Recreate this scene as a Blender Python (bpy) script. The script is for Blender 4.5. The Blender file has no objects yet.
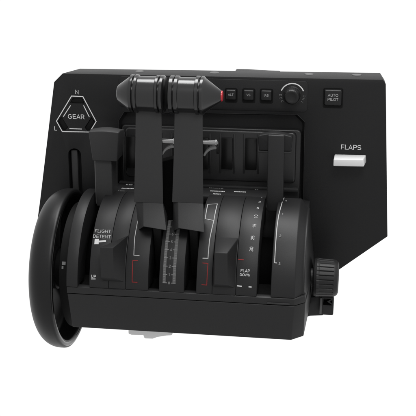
import bpy, bmesh, math, random
from mathutils import Vector, Matrix
random.seed(4)
R = math.radians

# ------------------------------------------------------------------ camera
S = 0.001                                   # everything below is written in millimetres
FPX, PITCH, YAW, DIST = 1000.0, R(18.0), R(8.0), 1000.0
FW = Vector((-math.sin(YAW)*math.cos(PITCH), math.cos(YAW)*math.cos(PITCH), -math.sin(PITCH)))
RT = Vector((math.cos(YAW), math.sin(YAW), 0))
UP = RT.cross(FW)
EYE = UP*62.5 - FW*DIST
sc = bpy.context.scene
cam_d = bpy.data.cameras.new('camera')
cam = bpy.data.objects.new('camera', cam_d)
sc.collection.objects.link(cam)
cam_d.sensor_width = 36
cam_d.lens = FPX/416*36
cam_d.clip_start, cam_d.clip_end = 0.01, 100
cam.matrix_world = Matrix(((RT.x, UP.x, -FW.x, EYE.x*S), (RT.y, UP.y, -FW.y, EYE.y*S), (RT.z, UP.z, -FW.z, EYE.z*S), (0, 0, 0, 1)))
sc.camera = cam

# ------------------------------------------------------------------ light
sc.view_settings.view_transform = 'Standard'
sc.view_settings.look = 'None'
sc.view_settings.exposure = 0
sc.view_settings.gamma = 1
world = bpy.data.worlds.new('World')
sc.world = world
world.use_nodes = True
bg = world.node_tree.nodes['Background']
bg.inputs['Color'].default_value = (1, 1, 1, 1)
WNT = world.node_tree                       # world light shaped by direction: white behind, dimmed in front for contrast
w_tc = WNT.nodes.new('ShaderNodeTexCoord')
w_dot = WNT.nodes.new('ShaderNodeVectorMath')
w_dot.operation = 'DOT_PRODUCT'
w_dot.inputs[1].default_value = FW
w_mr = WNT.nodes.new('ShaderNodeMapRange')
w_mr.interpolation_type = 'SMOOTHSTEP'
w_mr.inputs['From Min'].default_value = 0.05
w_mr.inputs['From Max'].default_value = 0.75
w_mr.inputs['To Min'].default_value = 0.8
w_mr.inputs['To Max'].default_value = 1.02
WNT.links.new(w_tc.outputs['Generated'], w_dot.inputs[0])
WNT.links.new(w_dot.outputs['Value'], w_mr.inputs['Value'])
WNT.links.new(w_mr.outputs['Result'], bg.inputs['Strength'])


def area(name, loc, target, sx, sy, power):
    d = bpy.data.lights.new(name, 'AREA')
    d.shape = 'RECTANGLE'
    d.size, d.size_y, d.energy = sx, sy, power
    o = bpy.data.objects.new(name, d)
    sc.collection.objects.link(o)
    o.location = loc
    o.rotation_euler = (Vector(target)-Vector(loc)).to_track_quat('-Z', 'Y').to_euler()
    return o


area('softbox_above', (0.05, 0.10, 1.05), (0, 0, 0.05), 0.8, 0.40, 13.5)
area('softbox_front', (0.30, -1.0, 1.25), (0, 0, 0.05), 0.7, 0.4, 11)


# ------------------------------------------------------------------ pixel -> point on a real surface
def ray(px, py):
    return FW + RT*((px-208)/FPX) - UP*((py-208)/FPX)


def onY(px, py, Y):
    d = ray(px, py)
    return EYE + d*((Y-EYE.y)/d.y)


def onX(px, py, X):
    d = ray(px, py)
    return EYE + d*((X-EYE.x)/d.x)


def onZ(px, py, Z):
    d = ray(px, py)
    return EYE + d*((Z-EYE.z)/d.z)


RD = 76.0                                   # drum radius


def onD(px, py, r=RD):
    """X and angle (0 = top, 90 = front) on the drum; below the front tangent the face is vertical"""
    d = ray(px, py)
    a = d.y*d.y+d.z*d.z
    b = 2*(EYE.y*d.y+EYE.z*d.z)
    c = EYE.y**2+EYE.z**2-r*r
    disc = b*b-4*a*c
    if disc < 0:
        disc = 0
    t = (-b-math.sqrt(disc))/(2*a)
    p = EYE+d*t
    return p.x, math.degrees(math.atan2(-p.y, p.z))


# ------------------------------------------------------------------ materials
def mat(name, col, rough=0.5, spec=0.5, metal=0.0, grain=0.0, gscale=900, var=0.0, coat=0.0):
    m = bpy.data.materials.new(name)
    m.use_nodes = True
    nt = m.node_tree
    b = nt.nodes['Principled BSDF']
    b.inputs['Base Color'].default_value = (*col, 1) if len(col) == 3 else col
    b.inputs['Roughness'].default_value = rough
    b.inputs['Specular IOR Level'].default_value = spec
    b.inputs['Metallic'].default_value = metal
    b.inputs['Coat Weight'].default_value = coat
    tc = nt.nodes.new('ShaderNodeTexCoord')
    if grain > 0:
        n = nt.nodes.new('ShaderNodeTexNoise')
        n.inputs['Scale'].default_value = gscale
        n.inputs['Detail'].default_value = 3
        nt.links.new(tc.outputs['Object'], n.inputs['Vector'])
        bp = nt.nodes.new('ShaderNodeBump')
        bp.inputs['Strength'].default_value = grain
        bp.inputs['Distance'].default_value = 0.0003
        nt.links.new(n.outputs['Fac'], bp.inputs['Height'])
        nt.links.new(bp.outputs['Normal'], b.inputs['Normal'])
    if var > 0:
        n2 = nt.nodes.new('ShaderNodeTexNoise')
        n2.inputs['Scale'].default_value = 22
        n2.inputs['Detail'].default_value = 4
        nt.links.new(tc.outputs['Object'], n2.inputs['Vector'])
        mr = nt.nodes.new('ShaderNodeMapRange')
        mr.inputs['To Min'].default_value = rough-var
        mr.inputs['To Max'].default_value = rough+var
        nt.links.new(n2.outputs['Fac'], mr.inputs['Value'])
        nt.links.new(mr.outputs['Result'], b.inputs['Roughness'])
    return m


M_PANEL = mat('panel_black_plastic', (.0065, .0065, .0068), .52, .22, grain=.22, gscale=1500, var=.06)
M_BODY = mat('body_black_plastic', (.0100, .0100, .0103), .48, .27, grain=.2, gscale=1500, var=.06)
M_DRUM = mat('drum_satin_plastic', (.007, .007, .0073), .50, .27, grain=.12, gscale=1500, var=.06)
M_LEVER = mat('lever_matte_plastic', (.021, .021, .0213), .55, .25, grain=.18, gscale=1500, var=.05)
M_GRIP = mat('grip_satin_plastic', (.0075, .0075, .0078), .19, .5, grain=.03, var=.04)
M_TRIM = mat('insert_black_plastic', (.0085, .0085, .0088), .36, .4, grain=.1, gscale=1500, var=.05)
M_HOOK = mat('dark_hook_metal', (.10, .10, .10), .32, .5, metal=.6)  # even grey metal, lightened for the curved hooks
M_DARK = mat('recess_black_plastic', (.003, .003, .003), .6, .12)
M_VOID = mat('slot_shade_black', (.0012, .0012, .0012), .8, .04)  # near black, slot and gap shade put into the colour
M_KEY = mat('key_black_plastic', (.004, .004, .0042), .4, .3, grain=.05)
M_RUB = mat('wheel_black_rubber', (.0075, .0075, .0077), .38, .2, grain=.12, gscale=1500, var=.08)
M_GLOSS = mat('gloss_black_plastic', (.002, .002, .002), .14, .5)
M_PRINT = mat('white_print', (.55, .55, .55), .6, .2)
M_DIM = mat('grey_print', (.14, .14, .14), .6, .2)
M_SMALL = mat('pale_print', (.30, .30, .30), .6, .2)
M_SLOT = mat('slot_gloss_plastic', (.002, .002, .002), .3, .3)
M_MARK = mat('mark_print', (.42, .42, .42), .6, .2)
M_RED = mat('red_print', (.16, .014, .014), .6, .2)
M_REDP = mat('red_plastic', (.36, .014, .022), .3, .4)
M_WHITE = mat('white_plastic', (.52, .52, .52), .4, .4, grain=.05)
M_METAL = mat('bright_steel', (.22, .22, .22), .3, .5, metal=1.0)
M_GREYP = mat('grey_clamp_plastic', (.6, .6, .6), .4, .4, grain=.05)
M_CAP = mat('grey_cap_plastic', (.06, .06, .06), .45, .4)
M_SCALE = mat('grey_scale_film', (.065, .065, .065), .5, .25)

# ------------------------------------------------------------------ builders
ROOT = Vector((0, 0, -52.0))
root = bpy.data.objects.new('throttle_quadrant', None)
sc.collection.objects.link(root)
root.location = ROOT*S
root.empty_display_size = 0.05
root['label'] = 'black flight simulator throttle quadrant with twin thrust levers, trim wheel and button panel'
root['category'] = 'throttle quadrant'
COUNT = {}


def finish(me, sharp):
    for p in me.polygons:
        p.use_smooth = True
    me.set_sharp_from_angle(angle=R(sharp))


def mesh(name, verts, faces, m, parent, bevel=0.0, seg=2, sharp=32, cutters=None, label=None, recalc=True):
    me = bpy.data.meshes.new(name)
    me.from_pydata([tuple((Vector(v)-ROOT)*S) for v in verts], [], faces)
    if recalc:
        bm = bmesh.new()
        bm.from_mesh(me)
        bmesh.ops.recalc_face_normals(bm, faces=bm.faces)
        bm.to_mesh(me)
        bm.free()
    o = bpy.data.objects.new(name, me)
    sc.collection.objects.link(o)
    me.materials.append(m)
    cobs = []
    for cv, cf in (cutters or []):
        cm = bpy.data.meshes.new('cut')
        cm.from_pydata([tuple((Vector(v)-ROOT)*S) for v in cv], [], cf)
        bm = bmesh.new()
        bm.from_mesh(cm)
        bmesh.ops.recalc_face_normals(bm, faces=bm.faces)
        bm.to_mesh(cm)
        bm.free()
        co = bpy.data.objects.new('cut', cm)
        sc.collection.objects.link(co)
        md = o.modifiers.new('b', 'BOOLEAN')
        md.operation = 'DIFFERENCE'
        md.solver = 'EXACT'
        md.object = co
        cobs.append(co)
    if bevel > 0:
        md = o.modifiers.new('v', 'BEVEL')
        md.width = bevel*S
        md.segments = seg
        md.limit_method = 'ANGLE'
        md.angle_limit = R(28)
        md.use_clamp_overlap = True
    if o.modifiers:
        dg = bpy.context.evaluated_depsgraph_get()
        dg.update()
        new = bpy.data.meshes.new_from_object(o.evaluated_get(dg))
        o.modifiers.clear()
        o.data = new
        new.name = name
        for co in cobs:
            bpy.data.objects.remove(co, do_unlink=True)
    finish(o.data, sharp)
    o.parent = parent
    if label:
        o['label'] = label
    return o


def loft(A, B):
    """closed prism between two polygons of the same length"""
    n = len(A)
    v = list(A)+list(B)
    f = [tuple(range(n)), tuple(range(2*n-1, n-1, -1))]
    for i in range(n):
        j = (i+1) % n
        f.append((i, j, n+j, n+i))
    return v, f


def lofts(rings):
    n = len(rings[0])
    v = [p for r_ in rings for p in r_]
    f = [tuple(range(n)), tuple(range(len(v)-1, len(v)-n-1, -1))]
    for k in range(len(rings)-1):
        for i in range(n):
            j = (i+1) % n
            f.append((k*n+i, k*n+j, (k+1)*n+j, (k+1)*n+i))
    return v, f


def box(x0, x1, y0, y1, z0, z1):
    A = [(x0, y0, z0), (x1, y0, z0), (x1, y0, z1), (x0, y0, z1)]
    B = [(x, y1, z) for x, _, z in A]
    return loft(A, B)


def merge(*parts):
    V, F = [], []
    for v, f in parts:
        o = len(V)
        V += list(v)
        F += [tuple(i+o for i in q) for q in f]
    return V, F


def lathe(prof, c, axis='X', n=72, closed=False, mod=None):
    """profile of (along, radius) turned about an axis through c"""
    V, F = [], []
    for k, (a, r_) in enumerate(prof):
        for i in range(n):
            t = 2*math.pi*i/n
            rr = r_ if mod is None else mod(k, i, r_)
            u, w = rr*math.cos(t), rr*math.sin(t)
            if axis == 'X':
                V.append((a, c[1]+u, c[2]+w))
            elif axis == 'Y':
                V.append((c[0]+u, a, c[2]+w))
            else:
                V.append((c[0]+u, c[1]+w, a))
    m_ = len(prof)
    for k in range(m_ if closed else m_-1):
        k2 = (k+1) % m_
        for i in range(n):
            j = (i+1) % n
            F.append((k*n+i, k*n+j, k2*n+j, k2*n+i))
    if not closed:
        F.append(tuple(range(n)))
        F.append(tuple(range((m_-1)*n, m_*n)))
    return V, F


def rrect(x0, x1, z0, z1, r_, n=5):
    P = []
    for cx, cz, a0 in ((x1-r_, z1-r_, 0), (x0+r_, z1-r_, 90), (x0+r_, z0+r_, 180), (x1-r_, z0+r_, 270)):
        for i in range(n+1):
            a = R(a0+90*i/n)
            P.append((cx+r_*math.cos(a), cz+r_*math.sin(a)))
    return P


def poly_y(P, y0, y1):
    return loft([(x, y0, z) for x, z in P], [(x, y1, z) for x, z in P])


def poly_taper(P, y0, y1, k):
    """P at y1 (back), inset by k millimetres at y0 (front)"""
    cx = sum(p[0] for p in P)/len(P)
    cz = sum(p[1] for p in P)/len(P)
    wx = max(abs(p[0]-cx) for p in P)
    wz = max(abs(p[1]-cz) for p in P)
    Q = [(cx+(x-cx)*(wx-k)/wx, cz+(z-cz)*(wz-k)/wz) for x, z in P]
    return loft([(x, y0, z) for x, z in Q], [(x, y1, z) for x, z in P])


# flat printing: list of 2-D polygons laid on a surface through a mapping (u, v, h) -> point
def el(cx_, cy_, rx, ry, a0, a1, n=14):
    return [(cx_+rx*math.cos(R(a0+(a1-a0)*k/n)), cy_+ry*math.sin(R(a0+(a1-a0)*k/n))) for k in range(n+1)]


GLYPH = {                                   # advance, open strokes, closed strokes (cap height 1)
    'A': (.72, [[(.04, 0), (.36, .95), (.68, 0)], [(.2, .3), (.52, .3)]], []),
    'C': (.76, [el(.40, .5, .33, .44, 38, 322, 22)], []),
    'D': (.76, [], [[(.11, .06), (.11, .94), (.32, .94)]+el(.34, .5, .34, .44, 90, -90, 16)[1:-1]+[(.32, .06)]]),
    'E': (.68, [[(.62, .94), (.11, .94), (.11, .06), (.64, .06)], [(.17, .51), (.58, .51)]], []),
    'F': (.62, [[(.6, .94), (.11, .94), (.11, 0)], [(.17, .48), (.54, .48)]], []),
    'G': (.82, [el(.41, .5, .34, .44, 42, 318, 22)+[(.71, .2), (.71, .45), (.43, .45)]], []),
    'H': (.74, [[(.11, 0), (.11, 1)], [(.63, 0), (.63, 1)], [(.17, .52), (.57, .52)]], []),
    'I': (.28, [[(.14, 0), (.14, 1)]], []),
    'L': (.6, [[(.11, 1), (.11, .06), (.57, .06)]], []),
    'N': (.75, [[(.11, 0), (.11, .96), (.63, .04), (.63, 1)]], []),
    'O': (.82, [], [el(.41, .5, .35, .44, 0, 360, 26)[:-1]]),
    'P': (.68, [[(.11, 0), (.11, .94), (.38, .94)]+el(.38, .69, .24, .25, 90, -90, 12)[1:]+[(.17, .44)]], []),
    'R': (.72, [[(.11, 0), (.11, .94), (.38, .94)]+el(.38, .70, .24, .24, 90, -90, 12)[1:]+[(.17, .46)], [(.44, .41), (.66, 0)]], []),
    'S': (.7, [el(.35, .72, .25, .22, 20, 255, 12)+el(.35, .27, .28, .22, 75, -160, 14)], []),
    'T': (.64, [[(.02, .94), (.62, .94)], [(.32, .88), (.32, 0)]], []),
    'U': (.74, [[(.11, 1), (.11, .36)]+el(.37, .34, .26, .29, 180, 360, 12)+[(.63, 1)]], []),
    'V': (.68, [[(.04, 1), (.34, .05), (.64, 1)]], []),
    'W': (.96, [[(.03, 1), (.26, .05), (.48, .95), (.7, .05), (.93, 1)]], []),
    '0': (.6, [], [el(.3, .5, .22, .44, 0, 360, 20)[:-1]]),
    '1': (.6, [[(.12, .74), (.32, .92), (.32, 0)]], []),
    '2': (.6, [el(.3, .70, .22, .24, 165, -32, 12)+[(.08, .06), (.55, .06)]], []),
    '3': (.6, [el(.28, .72, .2, .22, 150, -80, 10)+el(.28, .27, .23, .22, 80, -155, 12)], []),
    '4': (.6, [[(.42, 0), (.42, .92), (.06, .26), (.58, .26)]], []),
    '5': (.6, [[(.52, .94), (.14, .94), (.1, .5)]+el(.29, .31, .23, .25, 130, -145, 12)], []),
    '6': (.6, [el(.46, .34, .38, .6, 178, 105, 8)], [el(.3, .29, .21, .23, 0, 360, 16)[:-1]]),
    '7': (.6, [[(.06, .94), (.54, .94), (.22, 0)]], []),
    '8': (.6, [], [el(.3, .73, .18, .21, 0, 360, 14)[:-1], el(.3, .28, .21, .22, 0, 360, 14)[:-1]]),
}


def stroke(pts, w, closed=False):
    P = [Vector(p) for p in pts]
    n = len(P)
    V, F = [], []
    for i in range(n):
        a = P[i-1] if (i > 0 or closed) else None
        b = P[(i+1) % n] if (i < n-1 or closed) else None
        d0 = (P[i]-a).normalized() if a is not None else None
        d1 = (b-P[i]).normalized() if b is not None else None
        d0 = d0 if d0 is not None else d1
        d1 = d1 if d1 is not None else d0
        t = d0+d1
        t = t.normalized() if t.length > 1e-6 else d0
        nn = Vector((-t.y, t.x))
        k = min(1.7, 1/max(.3, nn.dot(Vector((-d0.y, d0.x)))))
        V += [tuple(P[i]+nn*k*w/2), tuple(P[i]-nn*k*w/2)]
    for i in range(n if closed else n-1):
        j = (i+1) % n
        F.append((2*i, 2*i+1, 2*j+1, 2*j))
    return V, F


XS = 1.2


def text_polys(s, size, bold=False):
    cap = size*.70
    w = .17 if bold else .125
    x, parts_ = 0.0, []
    for ch in s:
        adv, op, cl = GLYPH[ch]
        for p in op:
            parts_.append(stroke([(q[0]*XS+x, q[1]) for q in p], w))
        for p in cl:
            parts_.append(stroke([(q[0]*XS+x, q[1]) for q in p], w, True))
        x += adv*XS+.05
    V, F = merge(*parts_)
    return [((u-(x-.05)/2)*cap, (v_-.5)*cap) for u, v_ in V], F


def rot2(VF, deg, du=0, dv=0, sx=1, sy=1):
    c, s = math.cos(R(deg)), math.sin(R(deg))
    return [(sx*u*c-sy*v*s+du, sx*u*s+sy*v*c+dv) for u, v in VF[0]], VF[1]


def seg2(a, b, w, n=1):
    """a printed stroke from a to b in (u, v)"""
    a, b = Vector(a), Vector(b)
    d = (b-a).normalized()
    p = Vector((-d.y, d.x))*w/2
    V, F = [], []
    for i in range(n+1):
        q = a.lerp(b, i/n)
        V += [tuple(q+p), tuple(q-p)]
    for i in range(n):
        F.append((2*i, 2*i+1, 2*i+3, 2*i+2))
    return V, F


def decal(name, VF, mapping, m, parent, th=0.12):
    V, F = VF
    top = [mapping(u, v, 0.25) for u, v in V]
    bot = [mapping(u, v, 0.25-th) for u, v in V]
    n = len(V)
    edges = {}
    for f in F:
        for i in range(len(f)):
            e = (f[i], f[(i+1) % len(f)])
            edges[e] = edges.get(e, 0)+1
    FF = list(F)+[tuple(n+i for i in reversed(f)) for f in F]
    for (a, b) in edges:
        if (b, a) not in edges:
            FF.append((b, a, n+a, n+b))
    return mesh(name, top+bot, FF, m, parent, recalc=True)


def plane_map(Y, c):
    return lambda u, v, h: (c.x+u, Y-h, c.z+v)


def drum_map(x0, th0, r=RD):
    def f(u, v, h):
        t = R(th0)-v/r
        if t <= math.pi/2:
            return (x0+u, -(r+h)*math.sin(t), (r+h)*math.cos(t))
        return (x0+u, -(r+h), -(t-math.pi/2)*r)
    return f


# ================================================================== upright control panel
YP, YB = 46.0, 79.0
front_px = [(62.5, 73.4), (383, 79.6), (385.8, 84), (387.5, 236.5), (327, 278), (311, 296), (120, 300), (34, 245), (40, 200), (54, 82)]
back_px = [(80, 68.6), (380, 72.8), (384.5, 80), (386, 230), (327, 270), (311, 288), (120, 290), (60, 240), (62, 200), (74, 74)]
A = [onY(x, y, YP) for x, y in front_px]
B = []
for (x, y), a in zip(back_px, A):
    p = onY(x, y, YB)
    B.append(p)
for i in (3, 4, 5, 6, 7):
    B[i] = Vector((A[i].x, YB, A[i].z))
# recess in the middle
rec_px = [(124.5, 112), (297, 114.6), (304.5, 122), (303, 200), (302, 262), (112, 252), (118, 190), (119, 121)]
ro = [onY(x, y, YP) for x, y in rec_px]
cx = sum(p.x for p in ro)/8
cz = sum(p.z for p in ro)/8


def shrink(P, k):
    w = max(abs(p.x-cx) for p in P)
    h = max(abs(p.z-cz) for p in P)
    return [(cx+(p.x-cx)*(w-k)/w, cz+(p.z-cz)*(h-k)/h) for p in P]


YF = YP+5
cut_rec = lofts([[(x, YP-1, z) for x, z in shrink(ro, 0)], [(x, YP+0.8, z) for x, z in shrink(ro, 0)], [(x, YF, z) for x, z in shrink(ro, 2.5)]])
# indicator slot on the left
s0, s1 = onY(68.6, 160, YP), onY(81.2, 160, YP)
stop = onY(75, 148.6, YP).z
slot_P = rrect(s0.x, s1.x, stop-85, stop, (s1.x-s0.x)/2-.02, 8)
cut_slot = lofts([[(x, YP-1, z) for x, z in slot_P], [(x, YP+9, z) for x, z in slot_P]])
# three sunk lamp windows of the gear indicator
lamps_px = [[(73, 97.8), (82, 98), (84.5, 103.6), (70, 103.3)],
            [(57.9, 121.3), (61.3, 116.6), (68, 127.3), (65.2, 130.6), (62.5, 130.2)],
            [(94.7, 121.7), (91.4, 117.2), (84.7, 127.7), (86.9, 130.9), (89.5, 130.7)]]
lamp_cut = []
for L in lamps_px:
    P = [onY(x, y, YP) for x, y in L]
    lamp_cut.append(loft([(p.x, YP-1, p.z) for p in P], [(p.x, YP+2.2, p.z) for p in P]))
v, f = loft(A, B)
panel = mesh('control_panel', v, f, M_PANEL, root, bevel=.9, seg=3, cutters=[cut_rec, cut_slot]+lamp_cut)
for L in lamps_px:
    P = [onY(x, y, YP) for x, y in L]
    c = sum((Vector(p) for p in P), Vector())/len(P)
    Q = [c+(p-c)*.86 for p in P]
    v, f = loft([(p.x, YP+1.2, p.z) for p in Q], [(p.x, YP+2.6, p.z) for p in Q])
    mesh('indicator_lamp', v, f, M_DARK, panel, bevel=.25)
# low screw bosses and the bulged cover seen along the top
for px in (139, 214, 309, 357):
    p = onY(px, 71.5+(px-208)*.012, (YP+YB)/2)
    # height of the sloping top face under the boss
    t = (p.x-A[0].x)/(A[1].x-A[0].x)
    zt = (A[0].z+(A[1].z-A[0].z)*t+B[0].z+(B[1].z-B[0].z)*t)/2
    v, f = lathe([(zt-2, 4.6), (zt+.35, 4.6), (zt+.55, 4.2), (zt+.55, 0.05)], (p.x, (YP+YB)/2+3, 0), 'Z', 28)
    mesh('screw_cap', v, f, M_CAP, panel)
a, b = onY(233, 68.8, YB), onY(281, 70.5, YB)
v, f = loft([(a.x, YB-.5, a.z-8), (b.x, YB-.5, b.z-8), (b.x-2, YB-.5, b.z-2.6), (b.x-14, YB-.5, b.z-2.6), (a.x+14, YB-.5, a.z-2.3), (a.x+2, YB-.5, a.z-2.4)],
            [(a.x, YB+14, a.z-8), (b.x, YB+14, b.z-8), (b.x-2, YB+14, b.z-2.6), (b.x-14, YB+14, b.z-2.6), (a.x+14, YB+14, a.z-2.3), (a.x+2, YB+14, a.z-2.4)])
mesh('rear_cover', v, f, M_LEVER, panel, bevel=.8)

# raised rim round the recess
o2, i2 = shrink(ro, -.9), shrink(ro, .1)
o1, i1 = shrink(ro, -.5), shrink(ro, -.2)
v = [(x, YP+.2, z) for x, z in o2]+[(x, YP-.9, z) for x, z in o1]+[(x, YP-.9, z) for x, z in i1]+[(x, YP+.2, z) for x, z in i2]
f = []
for k in range(4):
    for i in range(8):
        j = (i+1) % 8
        f.append((k*8+i, k*8+j, ((k+1) % 4)*8+j, ((k+1) % 4)*8+i))
mesh('recess_rim', v, f, M_TRIM, panel, bevel=.2)
# printing on the panel
c = onY(77, 116, YP)
hexp = [(71.6, 96), (82.9, 96.5), (96.2, 121.5), (89.7, 132), (62.3, 131.5), (56.5, 121)]
H = [onY(x, y, YP) for x, y in hexp]
H2 = [(p.x-c.x, p.z-c.z) for p in H]
parts = [stroke(H2, .85, True)]
for q in (((70.6, 105.4), (63.4, 116.6)), ((83.6, 105.4), (89.4, 117)), ((69.5, 128.6), (82, 129))):
    e = [onY(x, y, YP) for x, y in q]
    parts.append(seg2((e[0].x-c.x, e[0].z-c.z), (e[1].x-c.x, e[1].z-c.z), .75))
decal('indicator_outline', merge(*parts), plane_map(YP, c), M_PRINT, panel)
c = onY(76.2, 116.6, YP)
decal('lettering', text_polys('GEAR', 6.8), plane_map(YP, c), M_PRINT, panel)
c = onY(77, 92, YP)
decal('lettering', text_polys('N', 6.2), plane_map(YP, c), M_PRINT, panel)
c = onY(55.6, 128.4, YP)
decal('lettering', text_polys('L', 6), plane_map(YP, c), M_PRINT, panel)
c = onY(351, 147.2, YP)
decal('lettering', text_polys('FLAPS', 6.9), plane_map(YP, c), M_PRINT, panel)

# indicator bar inside the slot
v, f = box(s0.x+2.2, s1.x-4.6, YP+3, YP+12, stop-84, stop-2.5)
mesh('slot_indicator', v, f, M_LEVER, panel, bevel=.8)

# bezel plate with the buttons
b0, b1 = onY(118.5, 78, YP), onY(307.5, 111, YP)
bz1 = onY(250, 79.6, YP).z
bz0 = onY(250, 110.2, YP).z
bez = rrect(b0.x, b1.x, bz0, bz1, 4)
v, f = poly_y(bez, YP-1.1, YP+.5)
bezel = mesh('button_bezel', v, f, M_PANEL, root, bevel=.5)
YZ = YP-1.1


def button(px0, px1, py0, py1, lines, size, lab):
    a, b = onY(px0, py0, YZ), onY(px1, py1, YZ)
    base = YZ if px0 < 310 else YP
    P = rrect(a.x, b.x, b.z, a.z, 1.5)
    well = rrect(a.x-.7, b.x+.7, b.z-2.6, a.z+.7, 1.9)
    v, f = poly_y(well, base-.25, base+.4)
    w = mesh('button', *poly_taper(P, base-3.6, base+.5, .9), M_KEY, root, bevel=.8, seg=3, label=lab)
    mesh('button_well', v, f, M_DARK, w)
    c = (a+b)/2
    for t, dv in lines:
        cc = Vector((c.x, 0, c.z+dv))
        decal('legend', text_polys(t, size), plane_map(base-3.6, cc), M_SMALL, w)


button(225.6, 236.8, 88.6, 100.2, [('ALT', .5)], 3.2, 'square key marked ALT')
button(243, 254.6, 88.9, 100.6, [('VS', .5)], 3.2, 'square key marked VS')
button(260.6, 272.4, 89.2, 101, [('IAS', .5)], 3.2, 'square key marked IAS')
button(324, 342, 88.8, 106, [('AUTO', 2.6), ('PILOT', -1.5)], 3.9, 'large square key marked AUTO PILOT')

# rotary dial with its white arc
c = onY(292.3, 95.2, YZ)


def ridge(n_t, depth, lo, hi):
    def m_(k, i, r_):
        return r_-(depth if lo <= k <= hi and i % 4 < 2 else 0)
    return m_


v, f = lathe([(YZ-.2, 9.2), (YZ-1.2, 9.1), (YZ-1.6, 8.2), (YZ-9, 7.4), (YZ-10.6, 6.6), (YZ-11, 5.6), (YZ-10.3, 4.2), (YZ-10, .05)], c, 'Y', 96, mod=ridge(24, .12, 2, 4))
dial = mesh('dial_knob', v, f, M_KEY, root, sharp=50)
arc = []
for i in range(25):
    a = R(22+136*i/24)
    arc.append((11.6*math.cos(a), 11.6*math.sin(a)))
parts = [stroke(arc, 1.05)]
decal('dial_arc', merge(*parts), plane_map(YZ, c), M_PRINT, dial)
for word, a0, st in (('DEC', 181, 16), ('INC', -33, 15)):
    ps = []
    for i, ch in enumerate(word):
        a = a0+i*st
        ps.append(rot2(text_polys(ch, 3.3), a-270 if word == 'DEC' else a+90, 11.5*math.cos(R(a)), 11.5*math.sin(R(a))))
    decal('legend', merge(*ps), plane_map(YZ, c), M_DIM, dial)

# white flap paddle
p0, p1 = onY(334.6, 154.3, YP), onY(364.8, 155, YP)
fy = YP-17
q0, q1, q2, q3 = onY(333.6, 159, fy), onY(363.2, 159.4, fy), onY(364.0, 166.8, fy), onY(333.2, 166.3, fy)
v, f = loft([q0, q1, q2, q3], [Vector((p0.x, YP+.5, p0.z)), Vector((p1.x+1.2, YP+.5, p1.z)), Vector((p1.x+1.8, YP+.5, q2.z)), Vector((p0.x, YP+.5, q3.z))])
fl = mesh('flap_switch', v, f, M_WHITE, root, bevel=1.0, seg=3, label='white paddle switch below the word FLAPS')

# stepped insert in the recess, with six dark switch blanks
def px_rect(x0, y0, x1, y1, Y):
    a, b = onY(x0, y0, Y), onY(x1, y1, Y)
    return a.x, b.x, b.z, a.z


e = px_rect(121.5, 124.6, 299, 215, YF-3)
v, f = poly_taper(rrect(e[0]-1, e[1]+1, e[2], e[3]+1, 4), YF-3.2, YF+1, 1.2)
insert = mesh('switch_insert', v, f, M_TRIM, root, bevel=1.1, seg=3)
e = px_rect(125, 127.4, 294.5, 184.5, YF-6)
v, f = poly_taper(rrect(e[0]-1, e[1]+1, e[2], e[3]+1, 4.5), YF-6.2, YF-2.9, 1.4)
mesh('step_plate', v, f, M_TRIM, insert, bevel=1.1, seg=3)
YS = YF-6.2
for px in (125.5, 149.5, 173.5, 197.5, 221.6, 245.6):
    sl = .018*(px-221)
    P = px_rect(px, 137.4+sl, px+11, 169.2+sl, YS)
    F0 = px_rect(px-2.3, 133.5+sl, px+13.3, 173.5+sl, YS)
    v, f = merge(box(F0[0], P[0]-.4, YS-.7, YS+.3, F0[2], F0[3]), box(P[1]+.4, F0[1], YS-.7, YS+.3, F0[2], F0[3]))
    blank = mesh('switch_blank', *box(P[0], P[1], YS-2.8, YS+.3, P[2], P[3]), M_SLOT, root, bevel=.7)
    mesh('blank_frame', v, f, M_TRIM, blank, bevel=.3)
e = px_rect(196, 185.2, 299, 186, YF-9)
# lip under the insert
za = onY(220, 185, YS).z
v, f = box(onY(119.5, 180, YS).x, onY(298.5, 186, YS).x, YS-2.6, YF+.5, za-4, za)
mesh('insert_lip', v, f, M_BODY, insert, bevel=.7)

# ================================================================== base and drum
# strip edges as pixels on the row y = 262
def X262(px):
    return onD(px, 262)[0]


ZK = 7.0                                    # top of the plain skirt below the strips
ZS = 0.3                                   # seam between drum skirt and fascia
RI = 50.0


def strip_profile(r, th0=-14, th1=90, n=40, zb=7.0, ri=RI):
    P = []
    for i in range(n+1):
        t = R(th0+(th1-th0)*i/n)
        P.append((-r*math.sin(t), r*math.cos(t)))
    while P and P[-1][1] < zb:
        P.pop()
    P.append((-math.sqrt(r*r-zb*zb), zb))
    P.append((-math.sqrt(ri*ri-zb*zb), zb))
    th1 = math.degrees(math.acos(zb/ri))-1
    for i in range(n//2+1):
        t = R(th1+(th0-th1)*i/(n//2))
        P.append((-ri*math.sin(t), ri*math.cos(t)))
    return P


def strip(x0, x1, name='drum_strip', r=RD, m=None, bevel=.55):
    P = strip_profile(r)
    v, f = loft([(x0, y, z) for y, z in P], [(x1, y, z) for y, z in P])
    return mesh(name, v, f, m or M_DRUM, root, bevel=bevel, seg=2, sharp=30)


XL = X262(67.2)
xs = dict(c0=XL, c1=X262(78.5), a0=X262(90), a1=X262(109.5), b1=X262(126), d1=X262(149), e0=X262(160), e1=X262(185), g0=X262(197.3), g1=X262(213.2),
          h1=X262(237), i1=X262(258), j0=X262(272), j1=X262(296))
g = .12
# left cheek: a raised rim round the slot side
cheek = strip(xs['c0'], xs['c1'], 'drum_cheek', RD+1.2)
s_flight = strip(xs['a0'], xs['a1']-g)
s_block1 = strip(xs['a1']+g, xs['b1']-g)
s_left = strip(xs['b1']+g, xs['d1'])
s_mid = strip(xs['e0'], xs['e1'])
s_brk = strip(xs['g0'], xs['g1']-g)
s_block2 = strip(xs['g1']+g, xs['h1']-g)
s_num = strip(xs['h1']+g, xs['i1'])
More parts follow.
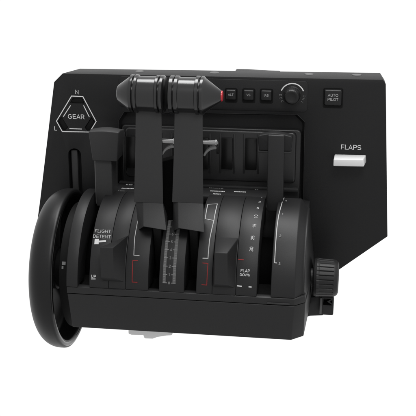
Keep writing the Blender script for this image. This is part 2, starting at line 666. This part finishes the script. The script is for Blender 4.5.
# right-hand segment with a chamfered end
P0, P1, P2 = strip_profile(RD), strip_profile(RD-9), strip_profile(RD-9, ri=RI-9)
XE = xs['j1']
XR = XE+6.5
XW = XE+9.5
v, f = lofts([[(xs['j0'], y, z) for y, z in P0], [(XE, y, z) for y, z in P0], [(XR, y, z) for y, z in P1], [(XR+2, y, z) for y, z in P1]])
s_right = mesh('drum_strip', v, f, M_DRUM, root, bevel=1.6, seg=4, sharp=40)
# core seen at the bottom of the slots, near black to deepen their shade
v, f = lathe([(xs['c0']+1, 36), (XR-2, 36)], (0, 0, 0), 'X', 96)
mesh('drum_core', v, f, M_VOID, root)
# plain skirt that closes the lower ends of the slots
PK = [(0, ZS), (0, ZK-.7), (1.0, ZK-.05), (5.5, ZK+.35), (9, ZK-1.5), (9, ZS)]
rk = []
for x_, dy in ((XL+.2, 0), (XE, 0), (XW, 9), (XW+.02, 9.5)):
    rk.append([(x_, -RD-.05+dy+y, z-(0 if dy == 0 else .02)) for y, z in PK])
v, f = lofts(rk)
skirt = mesh('drum_skirt', v, f, M_BODY, root, bevel=.3, sharp=30)
# dark floor and side below the slots, ledge behind the drum
v, f = box(xs['a0']+.3, xs['i1']-.3, 14, YF+.5, RD-9, RD-2.6)
ledge = mesh('ledge', v, f, M_BODY, root, bevel=.8)
v, f = box(XL+2, XR-4, 16, YF+2, -40, RD-12)
mesh('rear_housing', v, f, M_BODY, root, bevel=1)

# base below the seam: fascia with a chamfered right corner, sides running back
zbl, zbr = onY(80, 328.6, -RD).z, onY(291, 340.3, -RD).z
zb = (zbl+zbr)/2
ZB = zb
yf = -RD-.25
outl = [(XL+.3, yf), (XE, yf), (XW+.4, yf+9.2), (onY(312.5, 300, 15).x, 12), (onY(312.5, 300, 15).x, 44), (XL+.3, 44)]
outb = [(XL+3.5, yf+1.5), (XE-2, yf+1.5), (XW-.5, yf+12), (onY(312.5, 300, 15).x-2, 13), (onY(312.5, 300, 15).x-2, 44), (XL+3.5, 44)]
v, f = loft([(x, y, ZS-.75) for x, y in outl], [(x, y, ZB) for x, y in outb])
base = mesh('base_housing', v, f, M_BODY, root, bevel=.8, seg=3)
v, f = loft([(x, y, ZS-2) for x, y in ((XL+3, -RD+3), (XE-2, -RD+3), (XR-3, -RD+14), (XR-3, 40), (XL+3, 40))], [(x, y, ZS+3) for x, y in ((XL+3, -RD+3), (XE-2, -RD+3), (XR-3, -RD+14), (XR-3, 40), (XL+3, 40))])
mesh('seam_filler', v, f, M_DARK, base)
# solid right end behind the chamfer
EW = [(-(RD-9.2)*math.sin(R(t)), (RD-9.2)*math.cos(R(t))) for t in range(-14, 91, 4)]+[(-(RD-9.2), ZS), (43.5, ZS), (43.5, RD-12)]
v, f = loft([(XE+1, y, z) for y, z in EW], [(XR+.7, y, z) for y, z in EW])
mesh('end_wall', v, f, M_BODY, root, bevel=1.2, seg=3, sharp=40)
XB = onY(312.5, 300, 15).x
rings = []
for z, yf0 in ((ZS-.4, -64), (20, -61), (38, -51), (52, -38), (62, -18)):
    fl = 1-((z-ZS+.4)/62)**.8
    rings.append([(XR-2, yf0, z), (XR+.6+2.4*fl, yf0+2, z), (XR+.8+(XB-XR-.8)*fl, 12, z), (XR+.8+(XB-XR-.8)*fl, 43, z), (XR-2, 43, z)])
v, f = lofts(rings)
mesh('end_flare', v, f, M_BODY, root, bevel=1.5, seg=3, sharp=40)
# thin light lip under the right segment
a, b = onY(267, 297.6, yf), onY(290, 299, yf)
v, f = box(a.x, b.x, -RD-1.0, -RD+2, ZS+.6, ZS+1.9)
mesh('skirt_lip', v, f, M_LEVER, skirt, bevel=.4)

# wedge shaped finger blocks
def block(strip_o, x0, x1, fx0, fx1, pyt, pyb, pyback, pxm, pyl=None):
    """stop wedge: its top runs on from the drum's slope, its right side is a wide chamfer that follows the drum"""
    yf_ = -RD-4
    zt, zbot = onY(pxm, pyt, yf_).z, onY(pxm, pyb, yf_).z
    _, th0 = onD(pxm+8, pyback)
    th1 = 79.5
    thl = onD(pxm-6, pyl)[1] if pyl else th0
    rings = []
    n_ = 14
    for k in range(n_+1):
        u = k/n_
        th = th0+(th1-th0)*u
        zf = zt+(zbot-zt)*u
        ff = yf_
        rr = RD-.35
        yb_, zb_ = -rr*math.sin(R(th)), rr*math.cos(R(th))
        rings.append([(fx0, ff, zf), (fx1, ff, zf), (x1-.5, yb_, zb_), (x0+.2, -rr*math.sin(R(max(th, thl+2*u))), rr*math.cos(R(max(th, thl+2*u))))])
    v, f = lofts(rings)
    return mesh('finger_block', v, f, M_BODY, strip_o, bevel=.7, seg=3, sharp=25)


fx = onY(100.3, 262, -RD-4).x
block(s_block1, onY(102, 262, -RD).x, xs['b1'], fx, onY(113.3, 262, -RD-4).x, 247.8, 277.6, 234.5, 107, 246)
block(s_block2, xs['g1'], xs['h1'], onY(214.4, 262, -RD-4).x, onY(227.3, 262, -RD-4).x, 252.8, 284.3, 237, 221)


# printing on the drum -------------------------------------------------
def dm(px, py):
    x, t = onD(px, py)
    return x, t


def on_uv(x0, t0, px, py):
    x, t = dm(px, py)
    return (x-x0, -R(t-t0)*RD)


def dpath(name, pts, w, m, parent, close=False):
    x0, t0 = dm(*pts[0])
    ps = []
    q = [on_uv(x0, t0, *p) for p in pts]
    n = len(q)
    fine = []
    for i in range(n if close else n-1):
        a, b = Vector(q[i]), Vector(q[(i+1) % n])
        k = max(1, int((b-a).length/2.5))
        fine += [tuple(a.lerp(b, j/k)) for j in range(k)]
    if not close:
        fine.append(q[-1])
    return decal(name, stroke(fine, w, close), drum_map(x0, t0), m, parent)


def dtext(s, px, py, size, m, parent, rot=0, sx=1, sy=1, bold=False):
    x0, t0 = dm(px, py)
    return decal('lettering', rot2(text_polys(s, size, bold), rot, 0, 0, sx, sy), drum_map(x0, t0), m, parent)


dtext('FLIGHT', 102.9, 231.3, 4.7, M_SMALL, s_flight)
dtext('DETENT', 101.9, 236.6, 4.7, M_SMALL, s_flight)
dpath('detent_mark', [(94.6, 241.6), (98.8, 241.6)], 5.2, M_MARK, s_flight)
dpath('detent_mark', [(98.8, 241.6), (106, 241)], 1.7, M_MARK, s_flight)
dtext('UP', 93.6, 276.3, 4.0, M_PRINT, s_flight)
dpath('detent_mark', [(91.2, 278.9), (95.6, 278.9)], .7, M_PRINT, s_flight)
# thrust range brackets
dpath('range_bracket', [(137.8, 221), (134.7, 238), (133.9, 255.2), (139.5, 255.6)], .65, M_SMALL, s_left)
dpath('range_bracket', [(138, 260.7), (132.9, 260.4), (132.2, 282), (137.5, 282.3)], .7, M_RED, s_left)
dpath('range_bracket', [(205.2, 219), (207.8, 204.6), (217.4, 204), (213.9, 220.6)], .7, M_SMALL, s_brk, True)
dpath('range_bracket', [(213.9, 220.6), (209.6, 240), (208, 258.4), (202.6, 258.2)], .75, M_SMALL, s_brk)
dpath('range_bracket', [(202.5, 263), (208, 263.4), (206.8, 285), (201.6, 284.6)], .7, M_RED, s_brk)
# flap numbers
for i, (n_, px, py) in enumerate([('1', 261.8, 197.6), ('2', 259.7, 202), ('5', 257.8, 208.4), ('10', 256, 216.6), ('15', 254.4, 226), ('25', 252.6, 238), ('30', 251.4, 249.2)]):
    dtext(n_, px, py, 4.6, M_SMALL, s_num, rot=0 if i < 3 else 90, bold=True)
dpath('flap_mark', [(238.2, 259.3), (243.8, 259.9)], .8, M_RED, s_num)
dtext('FLAP', 245.3, 270.8, 3.8, M_PRINT, s_num)
dtext('DOWN', 245, 274.9, 3.4, M_PRINT, s_num)
dpath('flap_mark', [(237.0, 285.8), (241.8, 286.2)], .9, M_PRINT, s_num)
dpath('flap_mark', [(248.6, 286.8), (251.6, 287)], .9, M_PRINT, s_num)
# right segment curve and marks
dpath('range_line', [(284.3, 198), (281.2, 206), (278.6, 216), (276.9, 228), (275.8, 242), (274.6, 262.8), (277, 263)], .75, M_SMALL, s_right)
for n_, px, py in (('0', 286.2, 201), ('1', 282.8, 214.4), ('2', 280.2, 236), ('3', 279.5, 263.6)):
    dtext(n_, px, py, 3.6, M_SMALL, s_right)

# grey ladder scale between the thrust levers
x0, t0 = dm(170.3, 256)
for (pa, pb) in (((163.4, 283), (166.6, 283)), ((173.6, 283), (177, 283))):
    pass
rows = [224+i*7.4 for i in range(9)]
lad = []
ua = (X262(163.6)-x0, X262(166.6)-x0, X262(173.4)-x0, X262(176.6)-x0)
vt, vb = on_uv(x0, t0, 176, 221)[1], on_uv(x0, t0, 170, 283.4)[1]
for (u0, u1) in ((ua[0], ua[1]), (ua[2], ua[3])):
    lad.append(seg2(((u0+u1)/2, vt), ((u0+u1)/2, vb), u1-u0, 30))
film = decal('scale_film', merge(*lad), drum_map(x0, t0), M_SCALE, s_mid)
tick = []
nr = 9
for i in range(nr):
    vv = vb+(vt-vb)*i/(nr-1)
    tick.append(seg2((ua[0], vv+.4), (ua[1]+1.2, vv+.4), .7))
    tick.append(seg2((ua[2]-1.2, vv+.4), (ua[3], vv+.4), .7))
    for k in range(1, 5):
        vk = vv+(vt-vb)/(nr-1)*k/5
        if vk < vt:
            tick.append(seg2((ua[0]+.4, vk), (ua[1]-.6, vk), .3))
            tick.append(seg2((ua[2]+.6, vk), (ua[3]-.4, vk), .3))
    tick.append(rot2(text_polys(str(i % 10), 3.6, True), 0, (ua[1]+ua[2])/2, vv+.4))
decal('scale_ticks', merge(*tick), drum_map(x0, t0), M_DIM, s_mid)

# unreadable small print on the ledge behind the drum: rows of broken strokes
def micro(px0, px1, py, Z, parent, m):
    a, b = onZ(px0, py, Z), onZ(px1, py, Z)
    ps = []
    x = a.x
    yy = (a.y+b.y)/2
    while x < b.x-1:
        w = random.choice((.7, .9, 1.2, 1.6))
        ps.append(seg2((x, yy), (min(x+w, b.x), yy), 2.4))
        x += w+random.choice((.28, .35, .4, .9))
    decal('small_print', merge(*ps), lambda u, v_, h: (u, v_, Z+h), m, parent)


ZL = RD-2.6
for a in ((126, 134, 185), (121.5, 134, 188.6), (114.5, 127, 191.4), (209, 224, 188), (210, 225.5, 191.4), (213, 222, 194.2), (233, 250.5, 188.8), (234, 246, 192), (255, 259.2, 189.6)):
    micro(a[0], a[1], a[2], ZL, ledge, M_MARK)

# ================================================================== thrust levers
YA = -50.0
GY = -45.0
gz = onY(170, 94.6, GY).z


def gx(px):
    return onY(px, 94.6, GY).x


def thrust(top_px, low_px, bot_px, slot, grip_prof, body_side, label, tip=None):
    # arm: upper straight part and lower foot, one mesh
    T = [onY(x, y, YA) for x, y in top_px]
    L = [onY(x, y, YA) for x, y in low_px]
    yb_ = -66
    Bm = [onY(x, y, yb_) for x, y in bot_px]
    dep = 9
    zl = (L[0].z+L[1].z)/2
    F3 = onY(bot_px[0][0]-.3, low_px[0][1]+.5, YA)           # left front corner of the narrower foot
    zm = zl+50
    def quad(xa, xb, y0, y1, za, zb_=None):
        zb_ = za if zb_ is None else zb_
        return [(xa, y0, za), (xb, y0, zb_), (xb-2.2, y1, zb_), (xa, y1, za)]
    k = (zm-zl)/(T[0].z-zl)
    xm0, xm1 = L[0].x+(T[0].x-L[0].x)*k, L[1].x+(T[1].x-L[1].x)*k
    r1 = quad(T[0].x, T[1].x, YA, YA+5, gz)
    r2 = quad(xm0, xm1, YA, YA+7, zm)
    r3 = quad(L[0].x, L[1].x, YA, YA+dep, zl)
    v1, f1 = lofts([r1, r2, r3])
    zbm = (Bm[0].z+Bm[1].z)/2
    LB = onY(bot_px[0][0]-5, bot_px[0][1]+3.5, YA+2)
    foot = lofts([[(F3.x, YA+.3, zl+.4), (L[1].x-.1, YA+.3, zl+.4), (L[1].x-2.4, YA+dep-.3, zl+.4), (L[0].x+.2, YA+dep-.3, zl+.4), (L[0].x+.2, YA+5, zl+.4)],
                  [(Bm[0].x, yb_, Bm[0].z), (Bm[1].x, yb_, Bm[1].z), (Bm[1].x-3.5, YA+dep+1, Bm[1].z+5), (LB.x, YA+dep+1, Bm[0].z+4), (LB.x, YA+2, LB.z)]])
    sx0, sx1 = slot
    m_ = (sx0+sx1)/2
    blade = loft([(m_-3.6, -70, 10), (m_+3.6, -70, 10), (m_+3.6, -70, 22), (m_-3.6, -70, 22)], [(m_-3.6, -20, 10), (m_+3.6, -20, 10), (m_+3.6, -36, zbm+10), (m_-3.6, -36, zbm+10)])
    blade = loft([(m_-3.8, -56, zbm+6), (m_-3.8, -36, zbm+12), (m_-3.8, -10, 20), (m_-3.8, -40, 10)], [(m_+3.8, -56, zbm+6), (m_+3.8, -36, zbm+12), (m_+3.8, -10, 20), (m_+3.8, -40, 10)])
    arm = mesh('thrust_lever', v1, f1, M_LEVER, root, bevel=.6, seg=3, sharp=25, label=label)
    mesh('lever_foot', *foot, M_LEVER, arm, bevel=.6, seg=3, sharp=25)
    mesh('lever_blade', *blade, M_DARK, arm, bevel=.3)
    v, f = lathe(grip_prof, (0, GY, gz), 'X', 72)
    mesh('grip', v, f, M_GRIP, arm, sharp=26)
    if tip:
        v, f = lathe(tip, (0, GY, gz), 'X', 40)
        mesh('grip_tip', v, f, M_REDP, arm, sharp=30, label='red button on the cone end')
    # reverser pin with flange and curved hook on the right side of the arm
    px, py = body_side
    p = onY(px, py, YA+4)
    v, f = lathe([(p.x-6, 2.3), (p.x+8.4, 2.3), (p.x+8.6, 2.9), (p.x+10.2, 2.9), (p.x+10.4, 2.2), (p.x+11, 1.6)], (0, p.y, p.z), 'X', 32)
    mesh('reverser_pin', v, f, M_METAL, arm, sharp=30)
    v, f = lathe([(p.x+9.6, 5.4), (p.x+11.6, 5.4)], (0, p.y+4, p.z-6), 'X', 36)
    mesh('pin_flange', v, f, M_DARK, arm, sharp=30)
    ring = []
    for i in range(9):
        a = R(88+72*i/8)
        c_ = Vector((p.x+9.5, p.y, p.z-16.5))
        d_ = Vector((math.cos(a), 0, math.sin(a)))
        o_, n_ = c_+d_*13, c_+d_*10.8
        ring.append([(o_.x, p.y-2, o_.z), (n_.x, p.y-2, n_.z), (n_.x, p.y+7, n_.z), (o_.x, p.y+7, o_.z)])
    v, f = lofts(ring)
    mesh('reverser_hook', v, f, M_HOOK, arm, bevel=.5, sharp=30)
    return arm


RG = 17.2
lg = [(gx(117.2), .05), (gx(117.3), 4.8), (gx(117.9), 6.6), (gx(119), 7.8), (gx(129.5), 15.0), (gx(131), 15.8), (gx(131.3), 17), (gx(132), RG), (gx(134), RG), (gx(134.5), 16.6),
      (gx(134.6), 15), (gx(135.4), 15), (gx(135.5), 16.9), (gx(136.2), RG+.3), (gx(138.4), RG+.3), (gx(139.2), 16.6), (gx(139.4), 16.0), (gx(156.4), 16.0), (gx(156.6), 16.6),
      (gx(157.2), RG+.1), (gx(159.4), RG+.1), (gx(159.9), 16.6), (gx(160), 15), (gx(160.8), 15), (gx(160.9), 16.8), (gx(161.6), RG+.2), (gx(164), RG+.2), (gx(164.8), 16.4), (gx(165.2), 15.4), (gx(165.3), .05)]
arm_l = thrust([(136.2, 112), (161.6, 112)], [(133.9, 203), (163.2, 203)], [(143.5, 226.4), (166.6, 230.5)], (xs['d1'], xs['e0']), lg, (164, 141.2),
               'left thrust lever with a plain cone end')
rg = [(gx(169.8), .05), (gx(169.9), 15.4), (gx(170.4), 16.4), (gx(170.9), RG), (gx(174), RG), (gx(174.6), 16.6), (gx(174.7), 15), (gx(175.3), 15), (gx(175.4), 16.6),
      (gx(176), RG), (gx(178.8), RG), (gx(179.6), 16.5), (gx(180), 15.9), (gx(196), 16.0), (gx(196.2), 16.6), (gx(196.8), RG+.3), (gx(199.4), RG+.3), (gx(200), 16.8),
      (gx(200.1), 15), (gx(200.9), 15), (gx(201), 16.6), (gx(201.7), RG), (gx(204), RG), (gx(204.8), 16.4), (gx(205.4), 15.6), (gx(220.6), 5.4), (gx(221.2), 4.8), (gx(221.3), .05)]
arm_r = thrust([(175, 112), (202.6, 112)], [(172, 203), (203.4, 203)], [(178.3, 228), (204.2, 232.4)], (xs['e1'], xs['g0']), rg, (206, 142.4),
               'right thrust lever with a red-tipped cone end',
               tip=[(gx(220.9), 4.4), (gx(221.4), 4.9), (gx(222.3), 4.8), (gx(222.8), 4.3), (gx(223.0), .05)])

# added black filler that darkens the gap between the two thrust levers
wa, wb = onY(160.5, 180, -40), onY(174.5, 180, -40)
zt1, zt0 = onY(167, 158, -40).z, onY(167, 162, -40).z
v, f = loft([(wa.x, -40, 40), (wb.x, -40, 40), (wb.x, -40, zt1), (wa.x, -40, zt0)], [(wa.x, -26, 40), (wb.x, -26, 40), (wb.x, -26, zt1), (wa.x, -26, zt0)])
mesh('gap_filler', v, f, M_VOID, root, bevel=1.2, seg=3)

# ================================================================== gear lever
yg = -9.0
K = [onY(x, y, yg) for x, y in ((92.2, 161), (116.8, 161.4), (118.8, 132.2), (88.2, 131.6))]
zk = (K[2].z+K[3].z)/2
d = 25
rings = [[(K[0].x, yg+1.5, K[0].z), (K[1].x, yg+1.5, K[0].z), (K[1].x, yg+d-1.5, K[0].z), (K[0].x, yg+d-1.5, K[0].z)],
         [(K[3].x, yg, zk), (K[2].x, yg, zk), (K[2].x, yg+d, zk), (K[3].x, yg+d, zk)]]
cxk = (K[2].x+K[3].x)/2
n = 10
V, F = [], []
# barrel-topped crown: an arched outline carried front to back, raised in the middle
front, back = [], []
arch = [(K[0].x, K[0].z), (K[1].x, K[0].z), (K[2].x, zk)]
for i in range(1, n):
    t = i/n
    x = K[2].x+(K[3].x-K[2].x)*t
    arch.append((x, zk+.9*math.sin(math.pi*t)))
arch.append((K[3].x, zk))
mid = []
r0 = [(x, yg+.0 if z > K[0].z+5 else yg+1.5, z-.3) for x, z in arch]
r1 = [(x, yg+9, z+(1.2*math.sin(math.pi*min(1, max(0, (x-K[3].x)/(K[2].x-K[3].x)))) if z >= zk else 0)) for x, z in arch]
r2 = [(x, yg+d-6, z-(1.8 if z > K[0].z+5 else 0)) for (x, _, z) in r1]
r3 = [(x, yg+d, z-3.0 if z > K[0].z+5 else z-.3) for x, z in arch]
v, f = lofts([r0, r1, r2, r3])
gear_stem_a, gear_stem_b = onY(96.6, 175, 0), onY(113, 175, 0)
v2, f2 = box(gear_stem_a.x, gear_stem_b.x, -4, 20, 64, K[0].z+2)
gear = mesh('gear_lever', v2, f2, M_LEVER, root, bevel=.9, seg=3, label='landing gear lever with a tapered block handle')
mesh('gear_handle', v, f, M_LEVER, gear, bevel=1.0, seg=3, sharp=40)
sa = onY(95.9, 175, 0)
v, f = box(gear_stem_a.x-1.2, gear_stem_a.x-.1, -2.5, 7, 66, K[0].z+1)
mesh('lever_rail', v, f, M_METAL if False else M_SCALE, gear, bevel=.3)

# ================================================================== flap lever
fa, fb = onY(266, 175, -3), onY(284.6, 175, -3)
zt = onY(275, 134.3, -3).z
zw0 = onY(275, 151.6, -1).z
v, f = box(fa.x+1.2, fb.x-1.2, -3, 9, 66, zt-1)
flap = mesh('flap_lever', v, f, M_BODY, root, bevel=.9, seg=3, label='dark flap lever with a wide T-shaped paddle')
w0, w1 = onY(257.8, 140, 0), onY(292.5, 140, 0)
arch = [(w0.x+1.2, zw0), (w1.x-1.5, zw0), (w1.x, zt-4)]
for i in range(0, 13):
    t = i/12
    arch.append((w1.x-1+(w0.x+1-w1.x+1)*t, zt-2.6+2.6*math.sin(math.pi*t)))
arch.append((w0.x, zt-4))
v, f = poly_y(arch, 0, 11)
mesh('paddle', v, f, M_PANEL, flap, bevel=1.0, seg=3)
v, f = box(w0.x+.4, w1.x-1, -1.5, 10, zw0-1.6, zw0+.2)
mesh('paddle_lip', v, f, M_BODY, flap, bevel=.6)

# ================================================================== trim wheel on the left
wc = onY(62.5, 267.3, 0)
xl, xr = onY(48.0, 267, 0).x, onY(73.5, 267, 0).x
W = 81.0
prof = [(xl-.5, 20), (xl-.5, 50)]
for k in range(19):                         # rounded outer shoulder running into the tread
    a = R(90*k/18)
    prof.append((xl-.5+21*(1-math.cos(a))**1.0, 56+(W-56)*math.sin(a)**.85))
prof += [(xr-3, W-.05), (xr-1.4, W-.3), (xr-.5, W-1.0), (xr-.1, W-2), (xr-.1, W-7), (xr-.7, W-7.6), (xr-2, W-7.9), (xr-5, W-8.4), (xl+9, W-10), (xl+7, W-12), (xl+6, W-16), (xl+5, 60), (xl+5, 20)]
v, f = lathe(prof, wc, 'X', 160, closed=True)
wheel = mesh('trim_wheel', v, f, M_RUB, root, sharp=50, label='large black trim wheel on the left side')
v, f = lathe([(xl-1, 22), (xl+12, 22), (xl+13, 20), (XL+4, 20)], wc, 'X', 64)
mesh('wheel_hub', v, f, M_BODY, wheel)
v, f = lathe([(xr-1.6+2.6*math.cos(R(20*k)), W-4.2+2.6*math.sin(R(20*k))) for k in range(18)], wc, 'X', 160, closed=True)
mesh('rim_lip', v, f, M_GLOSS, wheel, sharp=50)
# three webs inside the wheel
for k in range(3):
    a = R(70+120*k)
    ca, sa_ = math.cos(a), math.sin(a)
    P = [(18, -5), (73, -9), (73, 9), (18, 5)]
    A_ = [(xl+4, wc.y+p*ca-q*sa_, wc.z+p*sa_+q*ca) for p, q in P]
    B_ = [(xl+13, y, z) for _, y, z in A_]
    v, f = loft(A_, B_)
    mesh('wheel_spoke', v, f, M_BODY, wheel, bevel=1)
# pointer marks beside the wheel, on the end of the base
v, f = lathe([(XL-12, 60), (XL-11, 63), (XL+2, 63)], (0, 0, 0), 'X', 96)
endcap = mesh('drum_end', v, f, M_DARK, root)
for px, py, w_, h_ in ((63.9, 263.3, 3.4, 3.2), (62.6, 267.4, 1.7, 2.8)):
    x_, t_ = onD(px, py, 63)
    decal('pointer_mark', seg2((0, -h_/2), (0, h_/2), w_), drum_map(x_, t_, 63), M_DIM, endcap)

# ================================================================== right-hand side knob
kc = onY(326, 277.6, 0)
ka, kb = onY(313.2, 277, 0).x, onY(338.6, 278, 0).x


def knurl(k, i, r_):
    if 4 <= k <= 6:
        return r_-(.9 if (i % 6) == 0 else 0)
    return r_


v, f = lathe([(ka, .05), (ka, 16.5), (ka+1.2, 18.4), (ka+3.6, 19.2), (ka+6, 19.0), (ka+6.4, 18.8), (kb-5.5, 18.3), (kb-4.6, 18.3), (kb-2.6, 17.6), (kb-1, 16.2), (kb, 14), (kb+.3, .05)], kc, 'X', 156, mod=knurl)
knob = mesh('tension_knob', v, f, M_BODY, root, sharp=22, label='ridged round knob on the right end')
v, f = lathe([(XR, 9), (ka+1, 9)], (0, kc.y, kc.z), 'X', 48)
mesh('knob_shaft', v, f, M_BODY, knob)

# bracket under the knob
yb = 12
P = [onY(x, y, yb) for x, y in ((300, 298), (316, 297), (324, 297), (323, 315.6), (309.8, 316), (300, 320))]
v, f = loft([(p.x, yb, p.z) for p in P], [(p.x, yb+26, p.z) for p in P])
brk = mesh('side_bracket', v, f, M_BODY, root, bevel=.7)
a, b = onY(320.6, 297, yb-5), onY(333.2, 315.4, yb-5)
v, f = poly_y(rrect(a.x, b.x, b.z, a.z, 1.6), yb-5, yb+26)
h0, h1 = onY(323.2, 298.6, yb-5), onY(332, 305.4, yb-5)
mesh('latch_box', v, f, M_BODY, brk, bevel=.5, cutters=[box(h0.x, h1.x, yb-8, yb+8, h1.z, h0.z)])
e0, e1 = onY(320.0, 298, yb-6), onY(321.6, 314, yb-6)
mesh('latch_rail', *box(e0.x, e1.x, yb-6.5, yb+4, e1.z, e0.z), M_CAP, brk, bevel=.3)
hm = (h0.z+h1.z)/2
v, f = loft([(h1.x+.3, yb-4, h0.z+.2), (h0.x+4, yb-4, hm), (h1.x+.3, yb-4, h1.z-.2), (h1.x+.3, yb-4, h1.z+1.2), (h0.x+6.5, yb-4, hm), (h1.x+.3, yb-4, h0.z-1.2)],
            [(h1.x+.3, yb+4, h0.z+.2), (h0.x+4, yb+4, hm), (h1.x+.3, yb+4, h1.z-.2), (h1.x+.3, yb+4, h1.z+1.2), (h0.x+6.5, yb+4, hm), (h1.x+.3, yb+4, h0.z-1.2)])
mesh('latch_hook', v, f, M_LEVER, brk)

# ================================================================== grey mounting clamp under the base
yc = -30
a, m0, m1, b = [onZ(px, 331, ZB) for px in (129.5, 144.5, 158, 173.5)]
xa, xm0, xm1, xb = [onY(px, 333, yc).x for px in (129.8, 144.6, 157.6, 173.4)]
zz = onY(150, 338.9, yc-6).z
z1, z2 = onY(132, 335, yc-6).z, onY(170, 336, yc-6).z
prof = [(xa, ZB+1), (xa, z1+1), (xa+3, z1), (xm0, z1+.4), (xm0+.4, zz+1), (xm0+2, zz), (xm1-4, zz+.2), (xm1+1, zz+2.4), (xb-6, z2), (xb-1, z2+.6), (xb, z2+2), (xb, ZB+1)]
v, f = loft([(x, yc-6, z) for x, z in prof], [(x, yc+14, z) for x, z in prof])
mesh('mounting_clamp', v, f, M_GREYP, root, bevel=.6, label='light grey clamp foot under the base')
